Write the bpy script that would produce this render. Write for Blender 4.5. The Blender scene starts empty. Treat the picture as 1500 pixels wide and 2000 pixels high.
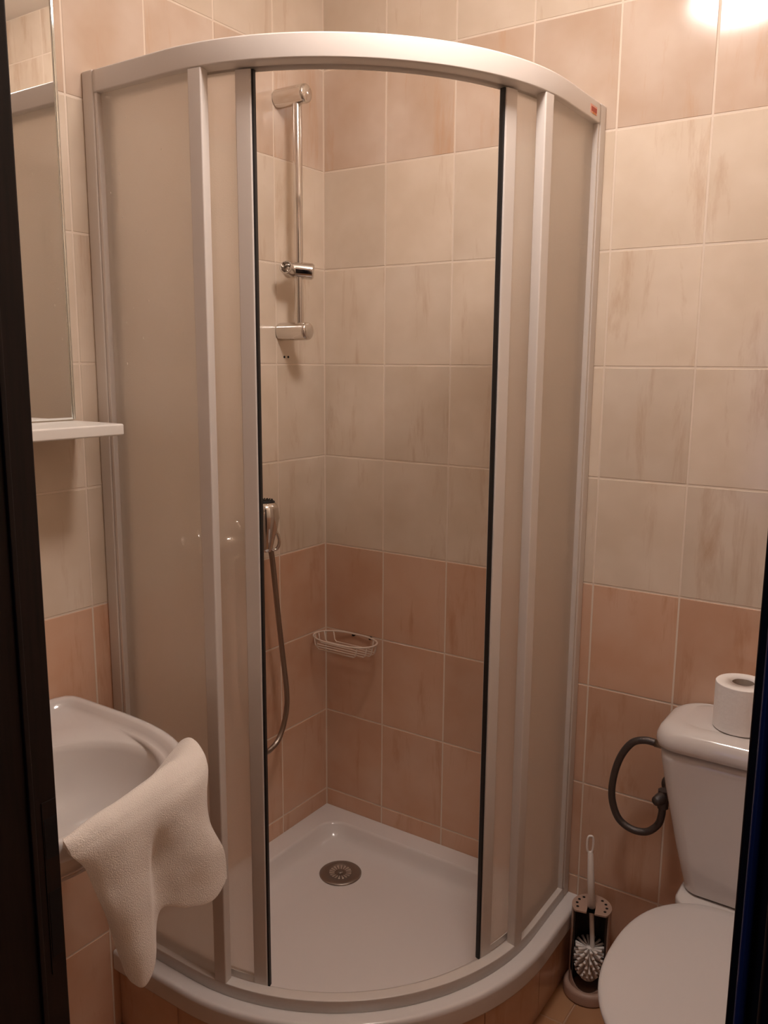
import bpy, bmesh, math, random
from mathutils import Vector, Matrix

sc = bpy.context.scene
random.seed(7)
Z0 = 1.512                      # eye row of tile joints above the floor

# ---------------------------------------------------------------- camera
F, CX, CY, CZ = 1660.65, 1.4711, -1.8904, 0.0047 + Z0
YAW, PITCH, ROLL = -0.5916, -0.1732, 0.0072
fw = Vector((math.sin(YAW)*math.cos(PITCH), math.cos(YAW)*math.cos(PITCH), math.sin(PITCH)))
rt = Vector((math.cos(YAW), -math.sin(YAW), 0)); up = rt.cross(fw)
r2 = rt*math.cos(ROLL) + up*math.sin(ROLL); u2 = -rt*math.sin(ROLL) + up*math.cos(ROLL)
cd = bpy.data.cameras.new('camera'); cam = bpy.data.objects.new('camera', cd)
sc.collection.objects.link(cam)
m = Matrix((r2, u2, -fw)).transposed().to_4x4(); m.translation = Vector((CX, CY, CZ))
cam.matrix_world = m
cd.sensor_fit = 'VERTICAL'; cd.sensor_height = 36; cd.sensor_width = 27; cd.lens = F/2000*36
cd.clip_start = 0.02
sc.camera = cam

# ---------------------------------------------------------------- world, exposure
w = bpy.data.worlds.new('world'); sc.world = w; w.use_nodes = True
w.node_tree.nodes['Background'].inputs[0].default_value = (0.35, 0.45, 0.9, 1)
w.node_tree.nodes['Background'].inputs[1].default_value = 0.004
sc.view_settings.view_transform = 'Standard'; sc.view_settings.look = 'None'
sc.view_settings.gamma = 1; sc.view_settings.use_curve_mapping = False
sc.view_settings.exposure = 0.0
LAMP = 62.0
LAMP_COL = (1.0, 0.88, 0.82)
try:
    sc.cycles.use_denoising = True
    sc.cycles.max_bounces = 12; sc.cycles.diffuse_bounces = 6; sc.cycles.transmission_bounces = 10
    sc.cycles.caustics_refractive = False
except Exception:
    pass

# ---------------------------------------------------------------- materials
def mat(name, col, rough=0.5, metal=0.0, spec=0.5, **kw):
    mt = bpy.data.materials.new(name); mt.use_nodes = True
    b = mt.node_tree.nodes['Principled BSDF']
    b.inputs['Base Color'].default_value = (*col, 1)
    b.inputs['Roughness'].default_value = rough
    b.inputs['Metallic'].default_value = metal
    b.inputs['Specular IOR Level'].default_value = spec
    for k, v in kw.items():
        b.inputs[k].default_value = v
    return mt

def N(mt, t, **inp):
    n = mt.node_tree.nodes.new(t)
    for k, v in inp.items():
        n.inputs[k].default_value = v
    return n

def noise_bump(mt, scale, strength, dist=0.001, detail=3):
    nt = mt.node_tree; b = nt.nodes['Principled BSDF']
    tc = N(mt, 'ShaderNodeTexCoord'); nz = N(mt, 'ShaderNodeTexNoise', Scale=scale, Detail=detail)
    bp = N(mt, 'ShaderNodeBump', Strength=strength, Distance=dist)
    nt.links.new(tc.outputs['Object'], nz.inputs['Vector'])
    nt.links.new(nz.outputs['Fac'], bp.inputs['Height'])
    nt.links.new(bp.outputs['Normal'], b.inputs['Normal'])
    return mt

def tint(mt, c1, c2, scale=6.0, detail=4, stretch=(1, 1, 1), lo=0.3, hi=0.7):
    nt = mt.node_tree; b = nt.nodes['Principled BSDF']
    tc = N(mt, 'ShaderNodeTexCoord'); mp = N(mt, 'ShaderNodeMapping'); mp.inputs['Scale'].default_value = stretch
    nz = N(mt, 'ShaderNodeTexNoise', Scale=scale, Detail=detail)
    cr = N(mt, 'ShaderNodeValToRGB'); cr.color_ramp.elements[0].position = lo; cr.color_ramp.elements[1].position = hi
    cr.color_ramp.elements[0].color = (*c1, 1); cr.color_ramp.elements[1].color = (*c2, 1)
    nt.links.new(tc.outputs['Object'], mp.inputs['Vector']); nt.links.new(mp.outputs[0], nz.inputs['Vector'])
    nt.links.new(nz.outputs['Fac'], cr.inputs['Fac']); nt.links.new(cr.outputs['Color'], b.inputs['Base Color'])
    return mt

def tile_mat(name, base, vein, pale, rough=0.13, veinamt=0.55):
    """glazed ceramic: cloudy base, upright brownish veins, each tile offset by its own random"""
    mt = bpy.data.materials.new(name); mt.use_nodes = True; nt = mt.node_tree
    b = nt.nodes['Principled BSDF']; L = nt.links.new
    tc = N(mt, 'ShaderNodeTexCoord'); oi = N(mt, 'ShaderNodeObjectInfo')
    mul = N(mt, 'ShaderNodeMath'); mul.operation = 'MULTIPLY'; mul.inputs[1].default_value = 37.0
    cmb = N(mt, 'ShaderNodeCombineXYZ')
    L(oi.outputs['Random'], mul.inputs[0])
    for i in range(3): L(mul.outputs[0], cmb.inputs[i])
    add = N(mt, 'ShaderNodeVectorMath'); add.operation = 'ADD'
    L(tc.outputs['Object'], add.inputs[0]); L(cmb.outputs[0], add.inputs[1])
    mp = N(mt, 'ShaderNodeMapping'); mp.inputs['Scale'].default_value = (1, 1, 0.28)
    L(add.outputs[0], mp.inputs['Vector'])
    cloud = N(mt, 'ShaderNodeTexNoise', Scale=9.0, Detail=5.0, Roughness=0.6); L(mp.outputs[0], cloud.inputs['Vector'])
    cl = N(mt, 'ShaderNodeTexNoise', Scale=7.0, Detail=3.0); L(add.outputs[0], cl.inputs['Vector'])
    r1 = N(mt, 'ShaderNodeValToRGB'); r1.color_ramp.elements[0].position = .35; r1.color_ramp.elements[1].position = .68
    r1.color_ramp.elements[0].color = (*base, 1); r1.color_ramp.elements[1].color = (*pale, 1)
    L(cl.outputs['Fac'], r1.inputs['Fac'])
    mp2 = N(mt, 'ShaderNodeMapping'); mp2.inputs['Scale'].default_value = (1, 1, 0.16); L(add.outputs[0], mp2.inputs['Vector'])
    vn = N(mt, 'ShaderNodeTexNoise', Scale=16.0, Detail=7.0, Roughness=0.68, Distortion=0.35); L(mp2.outputs[0], vn.inputs['Vector'])
    r2_ = N(mt, 'ShaderNodeValToRGB'); r2_.color_ramp.elements[0].position = .56; r2_.color_ramp.elements[1].position = .74
    r2_.color_ramp.elements[0].color = (0, 0, 0, 1); r2_.color_ramp.elements[1].color = (veinamt,)*3 + (1,)
    L(vn.outputs['Fac'], r2_.inputs['Fac'])
    mx = N(mt, 'ShaderNodeMixRGB'); L(r2_.outputs['Color'], mx.inputs['Fac']); L(r1.outputs['Color'], mx.inputs[1]); mx.inputs[2].default_value = (*vein, 1)
    # small overall brightness change from tile to tile
    hv = N(mt, 'ShaderNodeHueSaturation'); mr = N(mt, 'ShaderNodeMapRange')
    mr.inputs['To Min'].default_value = 0.93; mr.inputs['To Max'].default_value = 1.06
    L(oi.outputs['Random'], mr.inputs['Value']); L(mr.outputs[0], hv.inputs['Value']); L(mx.outputs[0], hv.inputs['Color'])
    L(hv.outputs[0], b.inputs['Base Color'])
    b.inputs['Roughness'].default_value = rough; b.inputs['Specular IOR Level'].default_value = 0.5
    wz = N(mt, 'ShaderNodeTexNoise', Scale=5.0, Detail=2.0); L(add.outputs[0], wz.inputs['Vector'])
    bp = N(mt, 'ShaderNodeBump', Strength=0.25, Distance=0.004); L(wz.outputs['Fac'], bp.inputs['Height']); L(bp.outputs[0], b.inputs['Normal'])
    return mt

M = {}
M['tile_light'] = tile_mat('tile_light', (0.67, 0.56, 0.44), (0.52, 0.36, 0.24), (0.75, 0.645, 0.53), veinamt=.8)
M['tile_warm'] = tile_mat('tile_warm', (0.56, 0.42, 0.315), (0.55, 0.33, 0.19), (0.66, 0.54, 0.44), veinamt=.7)
M['tile_dark'] = tile_mat('tile_dark', (0.63, 0.39, 0.265), (0.50, 0.265, 0.15), (0.68, 0.465, 0.34), veinamt=.75)
M['tile_floor'] = tile_mat('tile_floor', (0.42, 0.22, 0.11), (0.36, 0.18, 0.09), (0.46, 0.26, 0.14), rough=.3)
M['grout'] = mat('grout', (0.76, 0.65, 0.54), 0.8)
M['grout_floor'] = mat('grout_floor', (0.46, 0.30, 0.20), 0.8)
M['plaster'] = noise_bump(mat('plaster', (0.80, 0.74, 0.67), 0.9), 60, .3)
M['front'] = mat('front_wall_paint', (0.42, 0.33, 0.27), 0.8)
M['frame'] = mat('frame_white', (0.67, 0.62, 0.575), 0.32, spec=.5)
M['porcelain'] = mat('porcelain', (0.66, 0.625, 0.60), 0.07, spec=.6)
M['tray'] = mat('tray_acrylic', (0.72, 0.68, 0.655), 0.16, spec=.5)
M['plastic'] = mat('seat_plastic', (0.58, 0.55, 0.535), 0.28)
M['shelf'] = mat('shelf_white', (0.82, 0.79, 0.74), 0.3)
M['chrome'] = mat('chrome', (0.72, 0.69, 0.66), 0.10, 1.0)
M['hose'] = noise_bump(mat('hose_metal', (0.36, 0.31, 0.27), 0.35, 1.0), 300, .4)
M['steel_braid'] = noise_bump(mat('steel_braid', (0.12, 0.105, 0.10), 0.45, .8), 500, .8, .001)
M['drain'] = mat('drain_metal', (0.33, 0.28, 0.24), 0.42, .9)
M['drain_bright'] = mat('drain_bright', (0.8, 0.75, 0.7), 0.3, .8)
M['black'] = mat('black_rubber', (0.008, 0.007, 0.007), 0.6)
M['mirror'] = mat('mirror_silver', (0.93, 0.94, 0.93), 0.015, 1.0)
M['mirror_edge'] = mat('mirror_edge', (0.85, 0.88, 0.86), 0.08, 1.0)
M['towel'] = noise_bump(mat('towel_terry', (0.86, 0.79, 0.72), 0.95, spec=.1, **{'Sheen Weight': 0.4}), 520, 1.0, .0016, 6)
M['paper'] = noise_bump(mat('paper', (0.88, 0.85, 0.82), 0.9, spec=.1), 90, .5, .002)
M['card'] = mat('cardboard', (0.45, 0.38, 0.32), 0.9)
M['wire'] = mat('wire_coated', (0.72, 0.60, 0.50), 0.35)
M['holder'] = noise_bump(mat('holder_plastic', (0.44, 0.30, 0.235), 0.42), 250, .3, .0005)
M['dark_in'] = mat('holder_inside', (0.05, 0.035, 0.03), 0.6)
M['brush'] = mat('brush_plastic', (0.88, 0.83, 0.78), 0.4)
M['wood'] = tint(mat('dark_wood', (0.016, 0.009, 0.008), 0.55, spec=.3), (0.010, 0.006, 0.006), (0.022, 0.011, 0.009), 20, 5, (8, 8, 0.6))
M['navy'] = mat('navy_sheen', (0.045, 0.08, 0.24), 0.35)  # blue reflection on the dark jamb edge, painted as base colour
M['strike'] = mat('strike_metal', (0.01, 0.012, 0.016), 0.45, .5)
M['label_red'] = mat('label_red', (0.42, 0.06, 0.03), 0.5)
M['label_orange'] = mat('label_orange', (0.65, 0.25, 0.07), 0.5)
M['label_pink'] = mat('label_pink', (0.78, 0.42, 0.33), 0.5)
M['hole'] = mat('hole_dark', (0.01, 0.008, 0.007), 0.9)

def frosted():
    mt = bpy.data.materials.new('frosted_acrylic'); mt.use_nodes = True; nt = mt.node_tree
    for n in list(nt.nodes): nt.nodes.remove(n)
    L = nt.links.new
    out = nt.nodes.new('ShaderNodeOutputMaterial')
    tr = nt.nodes.new('ShaderNodeBsdfTranslucent'); tr.inputs[0].default_value = (0.99, 0.96, 0.92, 1)
    df = nt.nodes.new('ShaderNodeBsdfDiffuse'); df.inputs[0].default_value = (0.95, 0.91, 0.86, 1)
    rf = nt.nodes.new('ShaderNodeBsdfRefraction'); rf.inputs['Color'].default_value = (0.98, 0.96, 0.94, 1)
    rf.inputs['Roughness'].default_value = 0.3; rf.inputs['IOR'].default_value = 1.12
    gl = nt.nodes.new('ShaderNodeBsdfGlossy'); gl.inputs['Roughness'].default_value = 0.3
    a = nt.nodes.new('ShaderNodeMixShader'); a.inputs[0].default_value = 0.78     # refraction / translucent
    b = nt.nodes.new('ShaderNodeMixShader'); b.inputs[0].default_value = 0.14     # + diffuse
    c = nt.nodes.new('ShaderNodeMixShader')
    c.inputs[0].default_value = .04
    tc = nt.nodes.new('ShaderNodeTexCoord'); nz = nt.nodes.new('ShaderNodeTexNoise'); nz.inputs['Scale'].default_value = 420
    bp = nt.nodes.new('ShaderNodeBump'); bp.inputs['Strength'].default_value = .5; bp.inputs['Distance'].default_value = .0008
    L(tc.outputs['Object'], nz.inputs['Vector']); L(nz.outputs['Fac'], bp.inputs['Height'])
    for n in (rf, df, tr): L(bp.outputs[0], n.inputs['Normal'])
    L(rf.outputs[0], a.inputs[1]); L(tr.outputs[0], a.inputs[2])
    tp_ = nt.nodes.new('ShaderNodeBsdfTransparent'); e = nt.nodes.new('ShaderNodeMixShader'); e.inputs[0].default_value = 0.22
    L(a.outputs[0], e.inputs[1]); L(tp_.outputs[0], e.inputs[2])
    L(e.outputs[0], b.inputs[1]); L(df.outputs[0], b.inputs[2])
    L(b.outputs[0], c.inputs[1]); L(gl.outputs[0], c.inputs[2])
    L(c.outputs[0], out.inputs['Surface'])
    return mt
M['frost'] = frosted()
def clear():
    mt = bpy.data.materials.new('clear_acrylic'); mt.use_nodes = True; nt = mt.node_tree
    for n in list(nt.nodes): nt.nodes.remove(n)
    out = nt.nodes.new('ShaderNodeOutputMaterial'); tp_ = nt.nodes.new('ShaderNodeBsdfTransparent'); gl = nt.nodes.new('ShaderNodeBsdfGlossy')
    tp_.inputs[0].default_value = (.98, .975, .965, 1); gl.inputs['Roughness'].default_value = .08
    mx = nt.nodes.new('ShaderNodeMixShader'); mx.inputs[0].default_value = .03
    nt.links.new(tp_.outputs[0], mx.inputs[1]); nt.links.new(gl.outputs[0], mx.inputs[2]); nt.links.new(mx.outputs[0], out.inputs['Surface'])
    return mt
M['clear'] = clear()
M['drop'] = mat('water_drop', (0.95, 0.92, 0.88), 0.15, spec=.8)

def glow(name, col, s):
    mt = bpy.data.materials.new(name); mt.use_nodes = True; nt = mt.node_tree
    b = nt.nodes['Principled BSDF']; b.inputs['Base Color'].default_value = (.9, .9, .9, 1)
    b.inputs['Emission Color'].default_value = (*col, 1); b.inputs['Emission Strength'].default_value = s
    return mt
M['pane'] = glow('dusk_window', (0.30, 0.45, 1.0), 0.7)
M['lamp'] = glow('lamp_glass', LAMP_COL, LAMP)

# ---------------------------------------------------------------- helpers
COL = sc.collection
def obj(name, bm, m_, parent=None, smooth=False, bevel=0, mods=None):
    me = bpy.data.meshes.new(name)
    bmesh.ops.recalc_face_normals(bm, faces=bm.faces)
    bm.to_mesh(me); bm.free()
    ms = m_ if isinstance(m_, (list, tuple)) else [m_]
    for q in ms: me.materials.append(q)
    if smooth:
        for p in me.polygons: p.use_smooth = True
    o = bpy.data.objects.new(name, me); COL.objects.link(o)
    if bevel:
        md = o.modifiers.new('bevel', 'BEVEL'); md.width = bevel; md.segments = 3; md.limit_method = 'ANGLE'; md.angle_limit = math.radians(35)
        me.shade_smooth() if hasattr(me, 'shade_smooth') else None
    if smooth == 'auto' or bevel:
        for p in me.polygons: p.use_smooth = True
        md = o.modifiers.new('wn', 'WEIGHTED_NORMAL'); md.keep_sharp = True
    if parent is not None:
        o.parent = parent
        o.matrix_parent_inverse = Matrix.Identity(4)
        # parents are empties or meshes with location; keep world-coordinates meshes in place
        o.location = -world_loc(parent)
    return o

def world_loc(o):
    v = Vector((0, 0, 0))
    while o is not None:
        v = v + o.location; o = o.parent
    return v

def thing(name, label, cat, loc=(0, 0, 0), group=None):
    o = bpy.data.objects.new(name, None); COL.objects.link(o); o.location = loc
    o.empty_display_size = .05
    o['label'] = label; o['category'] = cat
    if group: o['group'] = group
    return o

def structure(o):
    o['kind'] = 'structure'; return o

def box(bm, x0, x1, y0, y1, z0, z1):
    v = [bm.verts.new((x, y, z)) for z in (z0, z1) for y in (y0, y1) for x in (x0, x1)]
    for f in ((0, 1, 3, 2), (4, 6, 7, 5), (0, 4, 5, 1), (2, 3, 7, 6), (0, 2, 6, 4), (1, 5, 7, 3)):
        bm.faces.new([v[i] for i in f])
    return v

def boxbm(*a):
    bm = bmesh.new(); box(bm, *a); return bm

def frame_vecs(t, ref=Vector((0, 0, 1))):
    t = t.normalized()
    if abs(t.dot(ref)) > .95: ref = Vector((1, 0, 0))
    a = t.cross(ref).normalized(); b = t.cross(a).normalized()
    return a, b

def tube(bm, pts, r, seg=12, closed=False, caps=True):
    pts = [Vector(p) for p in pts]; n = len(pts)
    rr = r if isinstance(r, (list, tuple)) else [r]*n
    rings = []; a = None
    for i, p in enumerate(pts):
        if closed: t = pts[(i+1) % n] - pts[i-1]
        else: t = pts[min(i+1, n-1)] - pts[max(i-1, 0)]
        t.normalize()
        if a is None: a, b = frame_vecs(t)
        else:
            a = (a - t*a.dot(t)).normalized(); b = t.cross(a)
        rings.append([bm.verts.new(p + (a*math.cos(2*math.pi*k/seg) + b*math.sin(2*math.pi*k/seg))*rr[i]) for k in range(seg)])
    m_ = n if closed else n-1
    for i in range(m_):
        A, B = rings[i], rings[(i+1) % n]
        for k in range(seg): bm.faces.new((A[k], A[(k+1) % seg], B[(k+1) % seg], B[k]))
    if caps and not closed:
        bm.faces.new(rings[0][::-1]); bm.faces.new(rings[-1])
    return rings

def lathe(bm, prof, origin=(0, 0, 0), axis=(0, 0, 1), seg=32, caps=True):
    """prof: list of (radius, height along axis)"""
    ax = Vector(axis).normalized(); a, b = frame_vecs(ax); o = Vector(origin)
    rings = []
    for r, h in prof:
        if r < 1e-6: rings.append([bm.verts.new(o + ax*h)])
        else: rings.append([bm.verts.new(o + ax*h + (a*math.cos(2*math.pi*k/seg) + b*math.sin(2*math.pi*k/seg))*r) for k in range(seg)])
    for A, B in zip(rings, rings[1:]):
        if len(A) == 1 and len(B) == 1: continue
        for k in range(seg):
            k2 = (k+1) % seg
            if len(A) == 1: bm.faces.new((A[0], B[k2], B[k]))
            elif len(B) == 1: bm.faces.new((A[k], A[k2], B[0]))
            else: bm.faces.new((A[k], A[k2], B[k2], B[k]))
    if caps:
        if len(rings[0]) > 1: bm.faces.new(rings[0][::-1])
        if len(rings[-1]) > 1: bm.faces.new(rings[-1])

def cr_curve(P, n):
    """Catmull-Rom through the control points P, n samples"""
    P = [Vector(p) for p in P]; Q = [2*P[0]-P[1]] + P + [2*P[-1]-P[-2]]; m_ = len(P)-1; out = []
    for i in range(n):
        t = i/(n-1)*m_; k = min(int(t), m_-1); u = t-k
        a, b, c, d = Q[k:k+4]
        out.append(0.5*((2*b) + (c-a)*u + (2*a-5*b+4*c-d)*u*u + (3*b-a-3*c+d)*u**3))
    return out

# =============================================================== ROOM SHELL
XR, YF, ZC = 1.56, -1.45, 2.66        # right wall, front wall (door), ceiling
TW, TH = 0.1991, 0.252
GAP = 0.0017
ROWS = int(math.ceil(ZC/TH))

def tile_mesh(name, w_, h_, t=0.006, ch=0.0013, key={}):
    """a tile standing in the xz plane, front facing -y, back at y=0, lower left corner at the origin"""
    k = (name, round(w_, 4), round(h_, 4))
    if k in key: return key[k]
    bm = bmesh.new(); g = GAP
    back = [(g, 0, g), (w_-g, 0, g), (w_-g, 0, h_-g), (g, 0, h_-g)]
    mid = [(x, -t+ch, z) for x, _, z in back]
    fr = [(g+ch, -t, g+ch), (w_-g-ch, -t, g+ch), (w_-g-ch, -t, h_-g-ch), (g+ch, -t, h_-g-ch)]
    R = [[bm.verts.new(p) for p in q] for q in (back, mid, fr)]
    for A, B in zip(R, R[1:]):
        for i in range(4): bm.faces.new((A[i], A[(i+1) % 4], B[(i+1) % 4], B[i]))
    bm.faces.new(R[2]); bm.faces.new(R[0][::-1])
    bmesh.ops.recalc_face_normals(bm, faces=bm.faces)
    me = bpy.data.meshes.new(name); bm.to_mesh(me); bm.free()
    me.materials.append(M['tile_light'])
    key[k] = me
    return me

def row_mat(n):
    return 'tile_dark' if n <= 3 else ('tile_warm' if n == 8 else 'tile_light')

def lay_tiles(wall, length, origin, ang, z1=ZC, start=0.0, skip=None):
    """origin: wall corner point; tiles run along the rotated +x axis, standing on the face of the wall"""
    R = Matrix.Rotation(ang, 4, 'Z'); j = 0
    while j*TH < z1-0.01:
        h_ = min(TH, z1-j*TH); x = start; k = 0
        while x < length-0.004:
            w_ = min(TW, length-x)
            if not (skip and skip(x, x+w_, j*TH, j*TH+h_)):
                o = bpy.data.objects.new('tile', tile_mesh('tile', w_, h_)); COL.objects.link(o)
                o.parent = wall
                p = Vector(origin) + (R @ Vector((x, 0, j*TH)))
                o.location = p; o.rotation_euler = (0, 0, ang + random.uniform(-.0009, .0009))
                o.material_slots[0].link = 'OBJECT'; o.material_slots[0].material = M[row_mat(j)]
            x += TW; k += 1
        j += 1

T = 0.0048    # grout face sits this far behind the tile faces (tile faces are at x=0 / y=0)
FACE = 0.006
# wall meshes (grout coloured); the tile front faces lie at x = 0 and y = 0
wall_left = structure(obj('wall_left', boxbm(-.12, -.0009, YF-.15, .12, 0, ZC), M['grout']))
wall_back = structure(obj('wall_back', boxbm(-.0009, XR+.12, .0009, .12, 0, ZC), M['grout']))
wall_right = structure(obj('wall_right', boxbm(XR+.0015, XR+.12, YF-.15, .0015, 0, ZC), M['grout']))
wall_left.data.transform(Matrix.Translation((0, 0, 0)))
lay_tiles(wall_back, XR, (0, FACE, 0), 0.0)
# left wall: tiles face +x ; run from the corner towards the camera (-y)
def lay_left():
    R = Matrix.Rotation(math.pi/2, 4, 'Z')
    length = -YF; j = 0
    while j*TH < ZC-.01:
        h_ = min(TH, ZC-j*TH); s = 0.001; 
        while s < length-.004:
            w_ = min(TW, length-s)
            o = bpy.data.objects.new('tile', tile_mesh('tile', w_, h_)); COL.objects.link(o); o.parent = wall_left
            o.location = (-FACE, -(s+w_), j*TH); o.rotation_euler = (0, 0, math.pi/2 + random.uniform(-.0009, .0009))
            o.material_slots[0].link = 'OBJECT'; o.material_slots[0].material = M[row_mat(j)]
            s += TW
        j += 1
lay_left()
# right wall tiles face -x
def lay_right():
    j = 0
    while j*TH < ZC-.01:
        h_ = min(TH, ZC-j*TH); s = 0.0
        while s < -YF-.004:
            w_ = min(TW, -YF-s)
            o = bpy.data.objects.new('tile', tile_mesh('tile', w_, h_)); COL.objects.link(o); o.parent = wall_right
            o.location = (XR+FACE, -s, j*TH); o.rotation_euler = (0, 0, -math.pi/2)
            o.material_slots[0].link = 'OBJECT'; o.material_slots[0].material = M[row_mat(j)]
            s += TW
        j += 1
lay_right()

# front wall with the door opening (x .81-.., up to 2.02)
JL, JR, DH = 0.81, 1.4235, 2.02
bm = bmesh.new()
box(bm, -.12, JL-.03, YF-.15, YF, 0, ZC)
box(bm, JR+.03, XR+.12, YF-.15, YF, 0, ZC)
box(bm, JL-.03, JR+.03, YF-.15, YF, DH+.03, ZC)
wall_front = structure(obj('wall_front', bm, M['front']))

# floor with tiles, hall floor beyond the door
floor = structure(obj('floor', boxbm(-.12, XR+.12, YF-.15, .12, -.1, -.0015), M['grout_floor']))
def floor_tiles():
    S = 0.20; key = {}
    def fm(w_, d_):
        k = (round(w_, 4), round(d_, 4))
        if k in key: return key[k]
        me = tile_mesh('tile', w_, d_).copy(); me.transform(Matrix.Rotation(-math.pi/2, 4, 'X')); key[k] = me
        return me
    x = 0.049-.2
    while x < XR-.004:
        x0 = max(x, 0); x1 = min(x+S, XR); y = 0.0
        while y > YF-.15+.004:
            y1 = max(y-S, YF-.15)
            o = bpy.data.objects.new('tile', fm(x1-x0, y-y1)); COL.objects.link(o); o.parent = floor
            # after the turn: the tile lies flat, spans +x and +/-y, front faces +z or -z
            o.location = (x0, y, -FACE)
            o.material_slots[0].link = 'OBJECT'; o.material_slots[0].material = M['tile_floor']
            y -= S
        x += S
floor_tiles()
ceiling = structure(obj('ceiling', boxbm(-.12, XR+.12, YF-.15, .12, ZC, ZC+.1), M['plaster']))
hall = structure(obj('floor', boxbm(-.6, 2.6, YF-1.6, YF-.15, -.1, -.002), M['wood']))

hw_ = structure(obj('wall_rear', boxbm(-.6, 2.6, YF-1.68, YF-1.6, 0, ZC), M['front']))
win = structure(obj('window_1', boxbm(.42, .98, YF-1.6, YF-1.588, .72, 1.78), M['wood']))
obj('window_pane', boxbm(.46, .69, YF-1.5875, YF-1.584, .76, 1.74), M['pane'], win)
obj('window_pane', boxbm(.71, .94, YF-1.5875, YF-1.584, .76, 1.74), M['pane'], win)
# door frame: dark jambs, header, casings, painted blue sheen strip, strike plate
door = obj('door_1', boxbm(JL-.03, JR+.03, YF-.15, YF, DH, DH+.03), M['wood']); structure(door)
obj('jamb', boxbm(JL-.03, JL, YF-.15, YF, 0, DH), M['wood'], door, bevel=.002)
obj('jamb', boxbm(JR, JR+.03, YF-.148, YF, 0, DH), M['wood'], door, bevel=.0015)
obj('casing', boxbm(JL-.09, JL-.012, YF-.164, YF-.15, 0, DH+.08), M['wood'], door, bevel=.003)
obj('casing', boxbm(JR+.012, JR+.09, YF-.164, YF-.15, 0, DH+.08), M['wood'], door, bevel=.003)
obj('casing', boxbm(JL-.012, JR+.012, YF-.164, YF-.15, DH+.012, DH+.08), M['wood'], door, bevel=.003)
obj('rebate_strip', boxbm(JL-.001, JL+.003, YF-.03, YF-.0245, 0, DH), M['wood'], door, bevel=.001)
obj('seal_or_sheen_strip', boxbm(JR+.0032, JR+.0070, YF-.1525, YF-.1478, 0, DH), M['navy'], door, bevel=.002)  # no rubber part: bluish reflection on the jamb edge, put into the strip's colour
sp = obj('strike_plate', boxbm(JL-.0015, JL+.0008, -1.4665, -1.4515, Z0-.57, Z0-.395), M['wood'], door)
obj('latch_hole', boxbm(JL-.0005, JL+.0012, -1.4655, -1.4522, Z0-.452, Z0-.412), M['strike'], sp)
obj('latch_hole', boxbm(JL-.0005, JL+.0012, -1.4650, -1.4535, Z0-.553, Z0-.486), M['strike'], sp)

# =============================================================== CEILING LAMP
LX, LY, LZ = 0.87, -0.72, 2.505
lamp = thing('ceiling_lamp', 'round glowing opal glass lamp fixed to the bathroom ceiling', 'lamp', (LX, LY, ZC))
bm = bmesh.new(); lathe(bm, [(.0, 0), (.105, 0), (.11, -.006), (.11, -.125), (.105, -.135), (.0, -.135)], (LX, LY, ZC), seg=32, caps=False)
obj('lamp_base', bm, M['frame'], lamp, smooth=True)
bm = bmesh.new()
pr = []
for i in range(17):
    a = math.pi*i/16
    pr.append((.128*math.sin(a)**.8, .042*math.cos(a)))
lathe(bm, pr, (LX, LY, LZ-.012), seg=40, caps=False)
obj('glass_dome', bm, M['lamp'], lamp, smooth=True)

# =============================================================== SHOWER TRAY
C0 = Vector((0.223, -0.210)); R0 = 0.55; AL = R0*math.pi/2
def path(s, off=0.0):
    R = R0+off
    if s < 0: return (C0.x+s, C0.y-R)
    if s > AL: return (C0.x+R, C0.y+(s-AL))
    t = s/R0
    return (C0.x+R*math.sin(t), C0.y-R*math.cos(t))
def srange(s0, s1, step=.012):
    ks = {s0, s1}
    n = max(2, int((s1-s0)/step))
    for i in range(n+1): ks.add(s0+(s1-s0)*i/n)
    for q in (0.0, AL):
        if s0 < q < s1: ks.add(q)
    return sorted(ks)
def sweep(bm, s0, s1, prof, step=.012):
    """prof: closed polygon of (off, z); swept along the enclosure path"""
    rings = []
    for s in srange(s0, s1, step):
        rings.append([bm.verts.new((*path(s, o), z)) for o, z in prof])
    n = len(prof)
    for A, B in zip(rings, rings[1:]):
        for k in range(n): bm.faces.new((A[k], A[(k+1) % n], B[(k+1) % n], B[k]))
    bm.faces.new(rings[0][::-1]); bm.faces.new(rings[-1])
SL, SR = -C0.x, AL-C0.y         # path parameter at the left and the back wall

TZ = 0.201
def rounded(poly, radii, n=8):
    out = []; m_ = len(poly)
    for i, p in enumerate(poly):
        r = radii[i]; p = Vector(p)
        if r <= 0: out.append(p); continue
        a = (Vector(poly[i-1])-p).normalized(); b = (Vector(poly[(i+1) % m_])-p).normalized()
        ang = a.angle(b); d = r/math.tan(ang/2); c = p+(a+b).normalized()*(r/math.sin(ang/2))
        p0 = p+a*d; p1 = p+b*d
        for k in range(n+1):
            q = p0.lerp(p1, k/n); out.append(c+(q-c).normalized()*r)
    return out
def tray_poly(wall_in, off, rc, rs):
    a0, a1 = -wall_in, 0
    pts = [(wall_in, -wall_in), (C0.x+R0+off, -wall_in)]; rad = [rc, rs]
    for s in srange(0, AL, .02)[::-1]:
        pts.append(path(s, off)); rad.append(0)
    pts.append((wall_in, C0.y-R0-off)); rad.append(rs)
    return rounded(pts, rad)
def cast(poly, c, ang):
    d = Vector((math.cos(ang), math.sin(ang))); best = None
    for i in range(len(poly)):
        a = Vector(poly[i-1]); e = Vector(poly[i])-a; den = d.x*e.y-d.y*e.x
        if abs(den) < 1e-12: continue
        q = a-c; t = (q.x*e.y-q.y*e.x)/den; u = (q.x*d.y-q.y*d.x)/den
        if t > 0 and -1e-6 <= u <= 1+1e-6 and (best is None or t > best): best = t
    return c+d*best
Ct = Vector((.30, -.30)); NT = 220
W0 = 0.0006
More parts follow.
